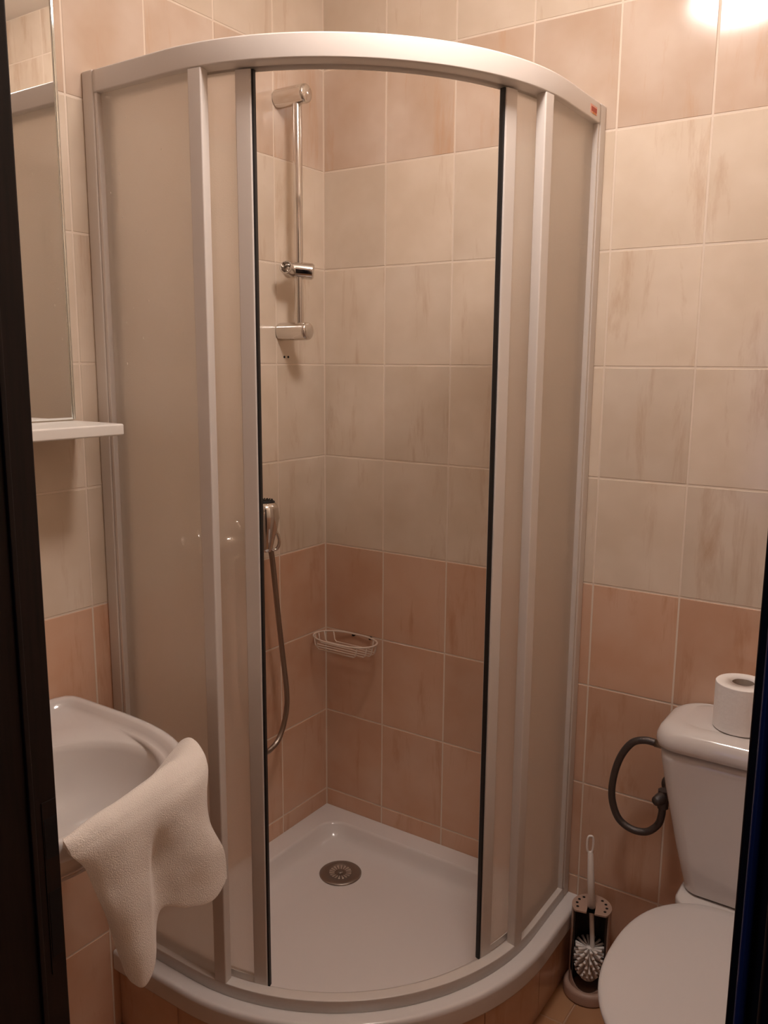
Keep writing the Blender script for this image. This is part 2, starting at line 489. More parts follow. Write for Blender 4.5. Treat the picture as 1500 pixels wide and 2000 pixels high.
specs = [(W0, .012, 0, .004, .150), (W0, .033, 0, .004, .150), (W0, .034, 0, .004, .152), (W0, .035, 0, .004, .155), (W0, .035, 0, .004, TZ-.013), (W0, .035, 0, .004, TZ-.010), (W0, .0335, 0, .004, TZ-.004), (W0, .030, 0, .004, TZ-.0008), (W0, .026, 0, .004, TZ), (W0, .022, 0, .004, TZ),
         (.056, -.046, .055, .03, TZ), (.060, -.050, .055, .03, TZ-.0012), (.064, -.054, .055, .03, TZ-.006), (.070, -.060, .058, .035, TZ-.020),
         (.079, -.069, .065, .04, TZ-.036), (.093, -.082, .08, .05, TZ-.046), (.112, -.10, .09, .06, TZ-.050), (.140, -.125, .10, .07, TZ-.052)]
# angles: include the exact corners so that the outer rim stays sharp at the walls
base_poly = tray_poly(W0, .035, 0, .004)
angs = sorted(set([2*math.pi*i/NT-math.pi for i in range(NT)] + [math.atan2(y-Ct.y, x-Ct.x) for x, y in ((W0, -W0), (C0.x+R0+.035, -W0), (W0, C0.y-R0-.035))]))
tray = thing('shower_tray', 'white quarter-round acrylic shower tray raised on a tiled base in the corner', 'shower tray', (.3, -.3, 0))
bm = bmesh.new(); rings = []
for wi, off, rc, rs, z in specs:
    P = tray_poly(wi, off, rc, rs)
    rings.append([bm.verts.new((*cast(P, Ct, a), z)) for a in angs])
na = len(angs)
DC = Vector((.200, -.199))
for t, z in ((.5, TZ-.0535), (.12, TZ-.055)):
    P = tray_poly(.140, -.125, .10, .07)
    rings.append([bm.verts.new((*(DC.lerp(cast(P, Ct, a), t)), z)) for a in angs])
for A, B in zip(rings, rings[1:]):
    for k in range(na): bm.faces.new((A[k], A[(k+1) % na], B[(k+1) % na], B[k]))
cv = bm.verts.new((*DC, TZ-.055))
for k in range(na): bm.faces.new((rings[-1][k], rings[-1][(k+1) % na], cv))
obj('tray_basin', bm, M['tray'], tray, smooth='auto')
# drain
DZ = TZ-.0545
bm = bmesh.new()
lathe(bm, [(.0575, 0), (.0575, .002), (.054, .0042), (.036, .0046), (.034, .0030), (.0, .0024)], (*DC, DZ), seg=48)
dr = obj('drain', bm, M['drain'], tray, smooth=True)
bm = bmesh.new()
for k in range(18):
    a = 2*math.pi*k/18; d = Vector((math.cos(a), math.sin(a), 0)); n_ = Vector((-d.y, d.x, 0)); o_ = Vector((*DC, DZ))
    q = [o_+d*.016-n_*.0010, o_+d*.030-n_*.0026, o_+d*.030+n_*.0026, o_+d*.016+n_*.0010]
    lo = [bm.verts.new(v+Vector((0, 0, .0022))) for v in q]
    hi = [bm.verts.new(v+Vector((0, 0, .0034 if i in (0, 3) else .0052))) for i, v in enumerate(q)]
    bm.faces.new(hi)
    for i in range(4): bm.faces.new((lo[i], lo[(i+1) % 4], hi[(i+1) % 4], hi[i]))
obj('strainer_rib', bm, M['drain_bright'], dr)['kind'] = 'stuff'
bm = bmesh.new(); lathe(bm, [(.007, .002), (.007, .0045), (.004, .006), (0, .006)], (*DC, DZ), seg=20)
obj('drain_screw', bm, M['drain'], dr, smooth=True)
# base behind the skirt tiles, and the skirt tiles
bm = bmesh.new(); sweep(bm, SL+.001, SR-.001, [(-.045, 0.0), (.0130, 0.0), (.0130, .150), (-.045, .150)])
obj('tray_base', bm, M['grout'], tray)
cuts = [SL+.001, -.03, .17, .37, .57, .66, .86, SR-.001]
for a, b in zip(cuts, cuts[1:]):
    bm = bmesh.new(); sweep(bm, a+.0011, b-.0011, [(.0132, .0010), (.0175, .0010), (.019, .0025), (.019, .1465), (.0175, .1485), (.0132, .1485)], .02)
    obj('skirt_tile', bm, M['tile_dark'], tray)

# =============================================================== SHOWER ENCLOSURE
enc = thing('shower_enclosure', 'white-framed curved corner shower enclosure with frosted sliding doors pushed open', 'shower cabin', (.3, -.3, TZ))
RT, RB = Z0+.553, Z0+.510          # top rail
PW = .033                          # wall profile depth
s_l, s_r = -C0.x+PW, AL+(-C0.y)-PW
bm = bmesh.new()
sweep(bm, s_l+.001, s_r-.001, [(-.002, RB+.001), (0, RB+.004), (0, RT-.004), (-.003, RT-.0005), (-.006, RT), (-.042, RT), (-.044, RT-.002), (-.044, RB-.004), (-.040, RB-.004), (-.040, RB+.003), (-.028, RB+.003), (-.028, RB)], .01)
top = obj('top_rail', bm, M['frame'], enc, smooth='auto', bevel=0)
bm = bmesh.new()
bz = TZ+.0008
sweep(bm, s_l+.001, s_r-.001, [(0.0, bz), (0.0, bz+.026), (-.002, bz+.028), (-.024, bz+.028), (-.026, bz+.024), (-.036, bz+.018), (-.040, bz+.016), (-.040, bz)], .01)
obj('bottom_rail', bm, M['frame'], enc, smooth='auto')
# label on the top rail near the back wall
def rail_label(y0, y1, z0, z1, m_, name, d=.0004, par=None):
    return obj(name, boxbm(C0.x+R0-.0002, C0.x+R0+d, y0, y1, z0, z1), m_, par if par else top)
lb = rail_label(-.096, -.058, RB+.011, RB+.028, M['label_pink'], 'label')
rail_label(-.090, -.060, RB+.015, RB+.024, M['label_red'], 'label_print', .0007)
rail_label(-.083, -.064, RB+.011, RB+.0145, M['label_orange'], 'label_print', .0007)

PB, PT = bz+.028, RB               # panel zone
def panel(name, s0, s1, o0, o1, z0, z1, parent, m_=None):
    bm = bmesh.new(); sweep(bm, s0, s1, [(o0, z0), (o1, z0), (o1, z1), (o0, z1)], .02)
    if m_ is None:            # the outer face is the frosted one, the inner face and the edges are clear
        bm.faces.ensure_lookup_table(); n = (len(bm.faces)-2)//4
        for i in range(n): bm.faces[4*i+1].material_index = 1
    return obj(name, bm, m_ or [M['clear'], M['frost']], parent, smooth=False)
def round_post(name, s0, s1, o0, o1, z0, z1, parent, m_=None, r=.003):
    """vertical profile with rounded edges: plan polygon extruded upwards"""
    bm = bmesh.new(); pl = []
    seq = [(s0+r, o0), (s1-r, o0), (s1, o0+r), (s1, o1-r), (s1-r*.3, o1-r*.3), (s1-r, o1), (s0+r, o1), (s0+r*.3, o1-r*.3), (s0, o1-r), (s0, o0+r)]
    pl = [path(s, o) for s, o in seq]
    A = [bm.verts.new((*p, z0)) for p in pl]; B = [bm.verts.new((*p, z1)) for p in pl]; n = len(pl)
    for k in range(n): bm.faces.new((A[k], A[(k+1) % n], B[(k+1) % n], B[k]))
    bm.faces.new(A[::-1]); bm.faces.new(B)
    return obj(name, bm, m_ or M['frame'], parent, smooth='auto')
def mir(s): return AL-s
A_POST = math.radians(9.6)*R0      # far edge of the fixed end post
A_DOOR = math.radians(18.9)*R0      # leading edge of the door
for side in (0, 1):
    def P2(s0, s1): return (s0, s1) if side == 0 else (AL-s1, AL-s0)
    st = s_l if side == 0 else AL-s_r
    # fixed panel
    fp = panel('fixed_panel', *P2(st+.006, A_POST-.030), -.016, -.013, PB-.002, PT+.004, enc)
    round_post('end_post', *P2(A_POST-.030, A_POST), -.023, 0.0, PB-.0005, PT+.0005, fp)
    round_post('panel_stile', *P2(st+.001, st+.009), -.024, -.002, PB-.0005, PT+.0005, fp, r=.001)
    if side == 0: wp = boxbm(.0004, PW, C0.y-R0+.000, C0.y-R0+.030, TZ+.0008, RT+.001)
    else: wp = boxbm(C0.x+R0-.030, C0.x+R0-.000, -PW, -.0004, TZ+.0008, RT+.001)
    obj('wall_profile', wp, M['frame'], fp, bevel=.004)
    # sliding door, pushed back behind the fixed panel
    dz0, dz1 = bz+.026, RB-.003
    dd = panel('sliding_door', *P2(A_DOOR-.355, A_DOOR-.026), -.0355, -.0325, dz0+.012, dz1, enc)
    round_post('edge_profile', *P2(A_DOOR-.036, A_DOOR-.0035), -.047, -.026, dz0-.004, dz1-.0, dd)
    round_post('edge_profile', *P2(A_DOOR-.380, A_DOOR-.352), -.047, -.0305, dz0-.004, dz1-.0, dd)
    round_post('seal_or_sheen_strip', *P2(A_DOOR-.0038, A_DOOR+.0006), -.040, -.029, dz0-.004, dz1, dd, M['black'], r=.0008)
    panel('bottom_strip', *P2(A_DOOR-.352, A_DOOR-.030), -.040, -.031, dz0-.002, dz0+.013, dd, M['frame'])
# dried water drops on the left fixed panel
bm = bmesh.new(); rd = random.Random(3)
spots = [(-.115, Z0+.46), (-.137, Z0+.36), (-.135, Z0+.28), (-.137, Z0+.145), (-.137, Z0+.08), (-.02, Z0+.39), (-.07, Z0+.12), (-.09, Z0+.05), (-.14, Z0+.00), (-.07, Z0+.25), (-.02, Z0-.13)]
for i in range(7): spots.append((rd.uniform(-.17, .06), Z0+rd.uniform(-.3, .45)))
for s, z in spots:
    x, y = path(s, -.0128); r = rd.uniform(.0010, .0017)
    mtx = Matrix.Translation((x, y, z)) @ Matrix.Diagonal((1, .5, rd.uniform(1.2, 2.2), 1))
    bmesh.ops.create_icosphere(bm, subdivisions=1, radius=r, matrix=mtx)
o = obj('water_drops', bm, M['drop'], enc, smooth=True); o['kind'] = 'stuff'

# =============================================================== SHOWER RAIL (slide bar)
YB, XB = -.184, .062
bar = thing('shower_slide_bar', 'chrome vertical shower slide bar with empty holder on left wall tiles', 'shower bar', (0, YB, Z0+.085))
bm = bmesh.new(); tube(bm, [(XB, YB, Z0+.075), (XB, YB, Z0+.64)], .0112, 20)
obj('rail_tube', bm, M['chrome'], bar, smooth='auto')
for zc in (.643, .083):
    bm = bmesh.new()
    lathe(bm, [(.0, .0005), (.0215, .0005), (.0225, .003), (.0225, .085), (.0212, .091), (.017, .0945), (.0, .0955)], (0, YB, Z0+zc), (1, 0, 0), 32, caps=False)
    obj('wall_bracket', bm, M['chrome'], bar, smooth='auto')
bm = bmesh.new()
zc = Z0+.232
lathe(bm, [(0, -.031), (.017, -.031), (.0205, -.027), (.0205, .027), (.017, .032), (0, .032)], (XB+.004, YB+.004, zc), (0.76, .65, -.08), 28, caps=False)
sl = obj('slider', bm, M['chrome'], bar, smooth='auto')
bm = bmesh.new()
lathe(bm, [(0, 0), (.0155, 0), (.0175, .003), (.0165, .030), (.013, .032), (.011, .010), (0, .010)], (XB-.012, YB-.020, zc-.004), (.35, -.88, .25), 28, caps=False)
obj('handset_socket', bm, M['chrome'], sl, smooth='auto')
# two screw holes under the bar
for y in (-.171, -.1555):
    bm = bmesh.new(); lathe(bm, [(0, 0), (.0032, 0), (.0032, .0008), (0, .0008)], (0.0, y, Z0+.019), (1, 0, 0), 14, caps=False)
    obj('screw_hole', bm, M['hole'], wall_left)

# =============================================================== MIXER, HANDSET, HOSE
mix = thing('shower_mixer', 'chrome shower mixer tap on left wall behind the frosted left sliding door', 'tap', (0, -.42, Z0-.40))
bm = bmesh.new(); tube(bm, [(.055, -.49, Z0-.42), (.055, -.35, Z0-.42)], .021, 24)
mb = obj('mixer_body', bm, M['chrome'], mix, smooth='auto')
for y in (-.485, -.355):
    bm = bmesh.new(); lathe(bm, [(0, .0006), (.032, .0006), (.030, .010), (.014, .014), (.014, .05), (0, .05)], (0, y, Z0-.42), (1, 0, 0), 24, caps=False)
    obj('wall_flange', bm, M['chrome'], mix, smooth='auto')
bm = bmesh.new(); lathe(bm, [(0, .015), (.022, .015), (.024, .03), (.020, .05), (0, .055)], (.055, -.42, Z0-.42), (0, 0, 1), 24, caps=False)
obj('mixer_cap', bm, M['chrome'], mix, smooth='auto')
bm = bmesh.new(); tube(bm, [(.055, -.42, Z0-.37), (.10, -.42, Z0-.35), (.14, -.42, Z0-.34)], [.008, .007, .006], 12)
obj('lever', bm, M['chrome'], mix, smooth=True)
# handset hanging beside the mixer
hs = thing('shower_handset', 'chrome hand shower with dark nozzle face hanging behind the left door edge', 'shower head', (.07, -.325, Z0-.46))
HB = Vector((.072, -.333, Z0-.462))
bm = bmesh.new()
lathe(bm, [(0, 0), (.012, .001), (.0165, .012), (.021, .030), (.029, .058), (.0345, .086), (.033, .110), (.027, .124), (0, .124)], HB, (-.05, .04, 1), 28, caps=False)
hb = obj('handset_body', bm, M['chrome'], hs, smooth=True)
bm = bmesh.new()
top_c = HB + Vector((-.05, .04, 1)).normalized()*.1235
lathe(bm, [(0, 0), (.0245, 0), (.0245, .004), (.020, .007), (0, .008)], top_c, (-.05, .04, 1), 28, caps=False)
for k in range(16):
    a = 2*math.pi*k/16
    for r in (.010, .018): bmesh.ops.create_icosphere(bm, subdivisions=1, radius=.0018, matrix=Matrix.Translation(top_c + Vector((r*math.cos(a), r*math.sin(a), .0085))))
obj('nozzle_face', bm, M['black'], hb, smooth=True)
bm = bmesh.new()
cc = HB + Vector((.010, .016, .030))
pts = []
for k in range(24):
    a = 2*math.pi*k/24; pts.append(cc + Vector((.008, .012, 0))*math.cos(a) + Vector((0, -.004, .026))*math.sin(a))
tube(bm, pts, .0042, 10, closed=True)
obj('cradle_ring', bm, M['chrome'], hs, smooth=True)
bm = bmesh.new()
hp = [(.052, -.305, -.41), (.055, -.293, -.486), (.058, -.287, -.555), (.060, -.279, -.638), (.060, -.263, -.754), (.060, -.249, -.858), (.060, -.252, -.915), (.060, -.276, -.971), (.060, -.309, -.995), (.058, -.35, -.99), (.056, -.40, -.90), (.055, -.42, -.70), (.055, -.42, -.445)]
tube(bm, [Vector((x, y, z+Z0)) for x, y, z in [tuple(p) for p in cr_curve(hp, 110)]], .0072, 12)
obj('hose', bm, M['hose'], hs, smooth=True)

# =============================================================== SOAP BASKET
sb = thing('soap_basket', 'oval wire soap basket fixed low on the back wall inside the shower corner', 'soap dish', (.098, -.004, Z0-.75))
bx, by, bz_ = .1120, -.0590, Z0-.755
def oval(ax, ay, z, n=48):
    out = []
    for k in range(n):
        a = 2*math.pi*k/n; c, s = math.cos(a), math.sin(a)
        out.append(Vector((bx+ax*math.copysign(abs(c)**.85, c), by+ay*math.copysign(abs(s)**.9, s), z)))
    return out
bm = bmesh.new(); tube(bm, oval(.1005, .053, bz_), .0026, 8, closed=True)
obj('rim_wire', bm, M['wire'], sb, smooth=True)
for k in range(6):
    yy = by + (-.040+.016*k); f = math.sqrt(max(0, 1-((yy-by)/.053)**2)); hx = .1005*f**.85; d = .030
    pts = [(bx-hx, yy, bz_), (bx-hx+.004, yy, bz_-d+.006), (bx-hx+.010, yy, bz_-d), (bx+hx-.010, yy, bz_-d), (bx+hx-.004, yy, bz_-d+.006), (bx+hx, yy, bz_)]
    bm = bmesh.new(); tube(bm, pts, .0019, 6); obj('bottom_wire', bm, M['wire'], sb, smooth=True)
for xx in (bx-.010, bx+.048):
    bm = bmesh.new(); lathe(bm, [(0, 0), (.0045, 0), (.0045, .006), (0, .007)], (xx, -.0004, bz_-.004), (0, -1, 0), 12, caps=False)
    obj('screw', bm, M['hole'], sb, smooth=True)

# =============================================================== MIRROR AND SHELF
MY0, MY1, MZ0, MZ1 = -1.33, -.8225, Z0-.110, 2.42
mr = thing('mirror', 'tall wall mirror above the white shelf, reflecting the shower enclosure', 'mirror', (0, MY1, MZ0))
bm = bmesh.new()
bw = .004
def rectv(ins, x): return [bm.verts.new((x, y, z)) for y, z in ((MY0+ins, MZ0+ins), (MY1-ins, MZ0+ins), (MY1-ins, MZ1-ins), (MY0+ins, MZ1-ins))]
A, B, Cc = rectv(0, .0006), rectv(0, .0042), rectv(bw, .0060)
for P_, Q_ in ((A, B), (B, Cc)):
    for i in range(4): bm.faces.new((P_[i], P_[(i+1) % 4], Q_[(i+1) % 4], Q_[i]))
bm.faces.new(Cc); bm.faces.new(A[::-1])
obj('mirror_glass', bm, M['mirror'], mr)
bm = bmesh.new()
box(bm, .0007, .0085, MY1+.0004, MY1+.0034, MZ0, MZ1)
obj('edge_strip', bm, M['mirror_edge'], mr, bevel=.0012)
bm = boxbm(.0008, .150, -1.36, -.816, Z0-.1345, Z0-.1125)
shelf = obj('wall_shelf', bm, M['shelf'], None, bevel=.0035)
shelf['label'] = 'plain white shelf board under the mirror on the left wall'; shelf['category'] = 'shelf'

# =============================================================== WASHBASIN
RZ = Z0-.668            # rim height
bas = thing('washbasin', 'white porcelain washbasin on the left wall with a towel over its rim', 'sink', (0, -1.12, RZ-.17))
def outl(a, ins=0.0, x0=.0008):
    c, s = math.cos(a), math.sin(a)
    hy = .248-ins
    if c >= 0:
        ax, n = .338-ins, 2.7
        r = (abs(c/ax)**n + abs(s/hy)**n)**(-1/n)
        return Vector((.150+r*c, -1.118+r*s))
    ax, n = .150-x0-ins, 12
    r = (abs(c/ax)**n + abs(s/hy)**n)**(-1/n)
    return Vector((.150+r*c, -1.118+r*s))
def bowl(a, k):
    ax = .150*k; ay = .192*k
    c, s = math.cos(a), math.sin(a); n = 2.2
    r = (abs(c/ax)**n + abs(s/ay)**n)**(-1/n)
    return Vector((.285+r*c, -1.118+r*s))
NB = 96
bm = bmesh.new(); rings = []
aa = [2*math.pi*i/NB for i in range(NB)]
def ring(fn, zf):
    rings.append([bm.verts.new((*fn(a), zf(a) if callable(zf) else zf)) for a in aa])
def low(k):           # underside shapes narrow towards the wall
    def f(a):
        p = outl(a); c = Vector((.10, -1.118)); q = c.lerp(p, k); q.x = max(q.x, .0008) if math.cos(a) < 0 else q.x
        if math.cos(a) < 0: q.x = p.x if p.x < .002 else q.x
        return q
    return f
ring(low(.28), RZ-.185); ring(low(.45), RZ-.178); ring(low(.68), RZ-.14); ring(low(.86), RZ-.09); ring(low(.95), RZ-.055); ring(low(.975), RZ-.040)
ring(lambda a: outl(a, .002), RZ-.034); ring(lambda a: outl(a), RZ-.022); ring(lambda a: outl(a, .0), RZ-.008); ring(lambda a: outl(a, .004), RZ-.001)
ring(lambda a: outl(a, .011), RZ); ring(lambda a: outl(a, .018), RZ-.004); ring(lambda a: outl(a, .023), RZ-.013); ring(lambda a: outl(a, .030), RZ-.019)
for t, dz in ((.5, .0215), (1.0, .024)):
    rings.append([bm.verts.new((*(outl(a, .034).lerp(bowl(a, 1.03), t)), RZ-dz)) for a in aa])
for k, dz in ((1.0, .0275), (.975, .040), (.94, .065), (.86, .10), (.70, .128), (.45, .142), (.15, .147)):
    ring(lambda a, k=k: bowl(a, k), RZ-dz)
for A, B in zip(rings, rings[1:]):
    for k in range(NB): bm.faces.new((A[k], A[(k+1) % NB], B[(k+1) % NB], B[k]))
bm.faces.new(rings[0][::-1]); bm.faces.new(rings[-1])
obj('basin_bowl', bm, M['porcelain'], bas, smooth=True)
bm = bmesh.new(); lathe(bm, [(.022, 0), (.022, .002), (.017, .003), (.014, .0015), (0, .001)], (.285, -1.118, RZ-.1475), seg=24)
obj('plug_hole', bm, M['chrome'], bas, smooth=True)
bm = bmesh.new()
lathe(bm, [(0, 0), (.016, 0), (.016, .06), (.024, .065), (.024, .12), (.016, .125), (.016, .17), (0, .17)], (.16, -1.118, RZ-.35), (0, 0, 1), 20, caps=False)
tube(bm, [(.16, -1.118, RZ-.30), (.08, -1.118, RZ-.30), (.0006, -1.118, RZ-.30)], .013, 14)
obj('waste_trap', bm, M['chrome'], bas, smooth='auto')

# =============================================================== TOWEL
cols = [
 [(.470,-1.212,-.695), (.488,-1.226,-.664), (.503,-1.240,-.657), (.5075,-1.232,-.675), (.507,-1.212,-.703), (.507,-1.190,-.764), (.508,-1.170,-.833), (.510,-1.153,-.905)],
 [(.420,-1.180,-.715), (.468,-1.188,-.684), (.494,-1.200,-.6535), (.512,-1.196,-.672), (.515,-1.188,-.710), (.517,-1.173,-.780), (.518,-1.158,-.850), (.517,-1.143,-.928)],
 [(.398,-1.140,-.722), (.458,-1.150,-.690), (.490,-1.160,-.650), (.514,-1.158,-.668), (.519,-1.154,-.710), (.522,-1.147,-.785), (.523,-1.137,-.860), (.519,-1.128,-.940)],
 [(.392,-1.098,-.720), (.450,-1.107,-.690), (.484,-1.112,-.648), (.508,-1.110,-.668), (.513,-1.110,-.705), (.514,-1.110,-.780), (.514,-1.108,-.850), (.512,-1.103,-.920)],
 [(.392,-1.058,-.716), (.442,-1.062,-.687), (.476,-1.065,-.646), (.502,-1.068,-.668), (.505,-1.076,-.700), (.496,-1.082,-.755), (.493,-1.080,-.805), (.495,-1.074,-.852)],
 [(.390,-1.010,-.710), (.434,-1.016,-.682), (.466,-1.018,-.644), (.500,-1.022,-.666), (.508,-1.034,-.700), (.511,-1.040,-.755), (.512,-1.038,-.810), (.511,-1.030,-.866)],
 [(.385,-.960,-.692), (.420,-.962,-.660), (.455,-.966,-.648), (.492,-.976,-.664), (.506,-.994,-.700), (.515,-.996,-.755), (.521,-.992,-.815), (.522,-.984,-.876)],
 [(.370,-.925,-.688), (.400,-.920,-.656), (.430,-.924,-.647), (.478,-.946,-.663), (.496,-.968,-.700), (.502,-.967,-.755), (.512,-.946,-.812), (.514,-.944,-.860)]]
NU, NV = 64, 72
rowsc = [cr_curve(c, NV) for c in cols]                       # along each column
grid = []
for v in range(NV): grid.append(cr_curve([rc_[v] for rc_ in rowsc], NU))
bm = bmesh.new(); vs = []
rdn = random.Random(5)
from mathutils import noise as mn
for v in range(NV):
    row = []
    for u in range(NU):
        p = grid[v][u].copy(); p.z += Z0
        d = mn.noise(p*14)*.005 + mn.noise(p*40)*.0008
        hang = max(0, min(1, (v/NV-.40)/.2))
        p.x += d*hang + .0*hang
        if v < NV*.4: p.z += abs(d)*.8 + .002
        row.append(bm.verts.new(p))
    vs.append(row)
for v in range(NV-1):
    for u in range(NU-1):
        bm.faces.new((vs[v][u], vs[v][u+1], vs[v+1][u+1], vs[v+1][u]))
tw = obj('hand_towel', bm, M['towel'], None, smooth=True)
md = tw.modifiers.new('solid', 'SOLIDIFY'); md.thickness = .008; md.offset = 0
md = tw.modifiers.new('bev', 'BEVEL'); md.width = .003; md.segments = 3; md.limit_method = 'ANGLE'; md.angle_limit = 1.0
tw['label'] = 'white terry hand towel draped over the front rim of the washbasin'; tw['category'] = 'towel'

# =============================================================== TOILET
XC = 1.212
wc = thing('toilet', 'white close-coupled toilet with closed lid in front of the back wall', 'toilet', (XC, -.3, 0))
def rrect(cx, cy, hx, hy, r, n=8):
    out = []
    for qx, qy, a0 in ((1, 1, 0), (-1, 1, 90), (-1, -1, 180), (1, -1, 270)):
        for k in range(n+1):
            a = math.radians(a0+90*k/n)
            out.append((cx+qx*(hx-r)+r*math.cos(a), cy+qy*(hy-r)+r*math.sin(a)))
    return out
def loft(bm, secs):
    rings = [[bm.verts.new((x, y, z)) for x, y in pts] for pts, z in secs]
    n = len(rings[0])
    for A, B in zip(rings, rings[1:]):
        for k in range(n): bm.faces.new((A[k], A[(k+1) % n], B[(k+1) % n], B[k]))
    bm.faces.new(rings[0][::-1]); bm.faces.new(rings[-1])
yb = -.010
def sec(hx, d, r, back=yb): return rrect(XC, back-d/2, hx, d/2, r)
TB, TT = Z0-1.100, Z0-.784
bm = bmesh.new()
loft(bm, [(sec(.122, .152, .03), TB), (sec(.129, .162, .035), TB+.006), (sec(.152, .168, .035), TB+.10), (sec(.179, .172, .035), TB+.22), (sec(.192, .176, .035), TB+.29), (sec(.194, .177, .035), TT+.006)])
cist = obj('cistern', bm, M['porcelain'], wc, smooth='auto')
bm = bmesh.new()
def lsec(hx, d, r): return rrect(XC, -.006-d/2, hx, d/2, r, 10)
loft(bm, [(lsec(.196, .181, .045), TT), (lsec(.2035, .187, .05), TT+.003), (lsec(.207, .190, .055), TT+.012), (lsec(.206, .189, .055), TT+.024),
          (lsec(.201, .184, .055), TT+.037), (lsec(.193, .176, .055), TT+.045), (lsec(.181, .163, .05), TT+.0495), (lsec(.168, .148, .045), TT+.0505),
          (lsec(.163, .142, .045), TT+.0490), (lsec(.158, .137, .045), TT+.0488), (lsec(.154, .133, .045), TT+.0500), (lsec(.12, .10, .04), TT+.0505)])
cl_ = obj('cistern_lid', bm, M['porcelain'], wc, smooth=True)
bm = bmesh.new(); lathe(bm, [(0, 0), (.02, 0), (.022, .003), (.019, .007), (0, .008)], (XC+.08, -.10, TT+.050), seg=24, caps=False)
obj('flush_button', bm, M['chrome'], wc, smooth=True)
# bowl: rear shelf and rounded pan
def egg(hw, y0, y1, n=48, nn=2.3, cx=XC):
    """outline from rear y0 (towards wall) to front y1"""
    out = []; yc = y0+(y1-y0)*.45
    for k in range(n):
        a = 2*math.pi*k/n; c, s = math.cos(a), math.sin(a)
        L_ = (yc-y1) if s < 0 else (y0-yc)
        e = nn if s < 0 else 3.0
        r = (abs(c/hw)**e+abs(s/L_)**e)**(-1/e)
        out.append((cx+r*c, yc+r*s))
    return out
SZ = Z0-1.080             # top of the closed lid
bm = bmesh.new()
loft(bm, [(egg(.105, -.12, -.50), 0.0), (egg(.105, -.12, -.50), .02), (egg(.092, -.12, -.47), .10), (egg(.105, -.10, -.50), .18), (egg(.140, -.12, -.58), .28), (egg(.160, -.14, -.64), .345), (egg(.168, -.15, -.665), .372), (egg(.168, -.15, -.67), .392), (egg(.160, -.155, -.655), .397)])
obj('bowl', bm, M['porcelain'], wc, smooth=True)
bm = bmesh.new(); loft(bm, [(rrect(XC, -.108, .137, .098, .03), .370), (rrect(XC, -.108, .137, .098, .03), TB-.005), (rrect(XC, -.108, .132, .093, .03), TB-.0005)])
obj('cistern_shelf', bm, M['porcelain'], wc, smooth='auto')
def lidout(k=1.0, n=72):
    out = []; yc = -.44
    for i in range(n):
        a = 2*math.pi*i/n; c, s = math.cos(a), math.sin(a)
        if s < 0: hw, L_, e = .188, .255, 2.15
        else: hw, L_, e = .188, .236, 2.9
        hw *= k; L_ *= k
        r = (abs(c/hw)**e+abs(s/L_)**e)**(-1/e); x, y = r*c, r*s
        if s > 0: x *= 1-.12*(s*1.0)*min(1, abs(y)/L_)
        out.append((XC+x, yc+y))
    return out
bm = bmesh.new(); loft(bm, [(lidout(.93), .399), (lidout(.955), .402), (lidout(.965), .410), (lidout(.96), .4165)])
st_ = obj('seat', bm, M['plastic'], wc, smooth='auto')
bm = bmesh.new(); loft(bm, [(lidout(.97), .4175), (lidout(.995), .4195), (lidout(1.0), .4245), (lidout(.992), SZ-.0035), (lidout(.97), SZ-.001), (lidout(.90), SZ), (lidout(.5), SZ+.0015)])
obj('seat_lid', bm, M['plastic'], wc, smooth=True)
for xx in (XC-.075, XC+.075):
    bm = bmesh.new(); tube(bm, [(xx-.02, -.214, .412), (xx+.02, -.214, .412)], .009, 14)
    obj('hinge', bm, M['plastic'], wc, smooth='auto')
# supply hose and angle valve
bm = bmesh.new()
hp = [(1.032, -.08, -.826), (1.015, -.08, -.824), (.990, -.08, -.822), (.962, -.08, -.822), (.934, -.08, -.836), (.910, -.08, -.876), (.896, -.078, -.930), (.894, -.075, -.984), (.910, -.072, -1.030), (.941, -.070, -1.049), (.975, -.068, -1.046), (.999, -.066, -1.022), (1.006, -.065, -.995), (1.006, -.065, -.975)]
tube(bm, [Vector((x, y, z+Z0)) for x, y, z in [tuple(p) for p in cr_curve(hp, 90)]], .0083, 12)
wh = obj('supply_hose', bm, M['steel_braid'], wc, smooth=True)
bm = bmesh.new(); tube(bm, [(1.045, -.08, Z0-.827), (1.018, -.08, Z0-.824)], .0105, 6); obj('hose_nut', bm, M['brush'], wh)
bm = bmesh.new(); tube(bm, [(1.016, -.08, Z0-.824), (.985, -.08, Z0-.822)], .0092, 14); obj('ferrule', bm, M['hose'], wh, smooth='auto')
valve = thing('angle_valve', 'small chrome angle valve on the back wall beside the cistern', 'valve', (1.003, 0, Z0-.94))
bm = bmesh.new(); lathe(bm, [(0, .0005), (.024, .0005), (.022, .008), (.010, .011), (.010, .085), (0, .085)], (1.008, 0, Z0-.950), (0, -1, 0), 20, caps=False)
obj('valve_stem', bm, M['steel_braid'], valve, smooth='auto')
bm = bmesh.new(); tube(bm, [(1.007, -.065, Z0-.978), (1.007, -.065, Z0-.935)], .0125, 8); obj('valve_nut', bm, M['steel_braid'], valve)
bm = bmesh.new(); lathe(bm, [(0, 0), (.013, 0), (.014, .006), (.011, .024), (0, .026)], (1.008, -.078, Z0-.948), (-.3, -1, .0), 12, caps=False)
obj('valve_knob', bm, M['steel_braid'], valve, smooth='auto')

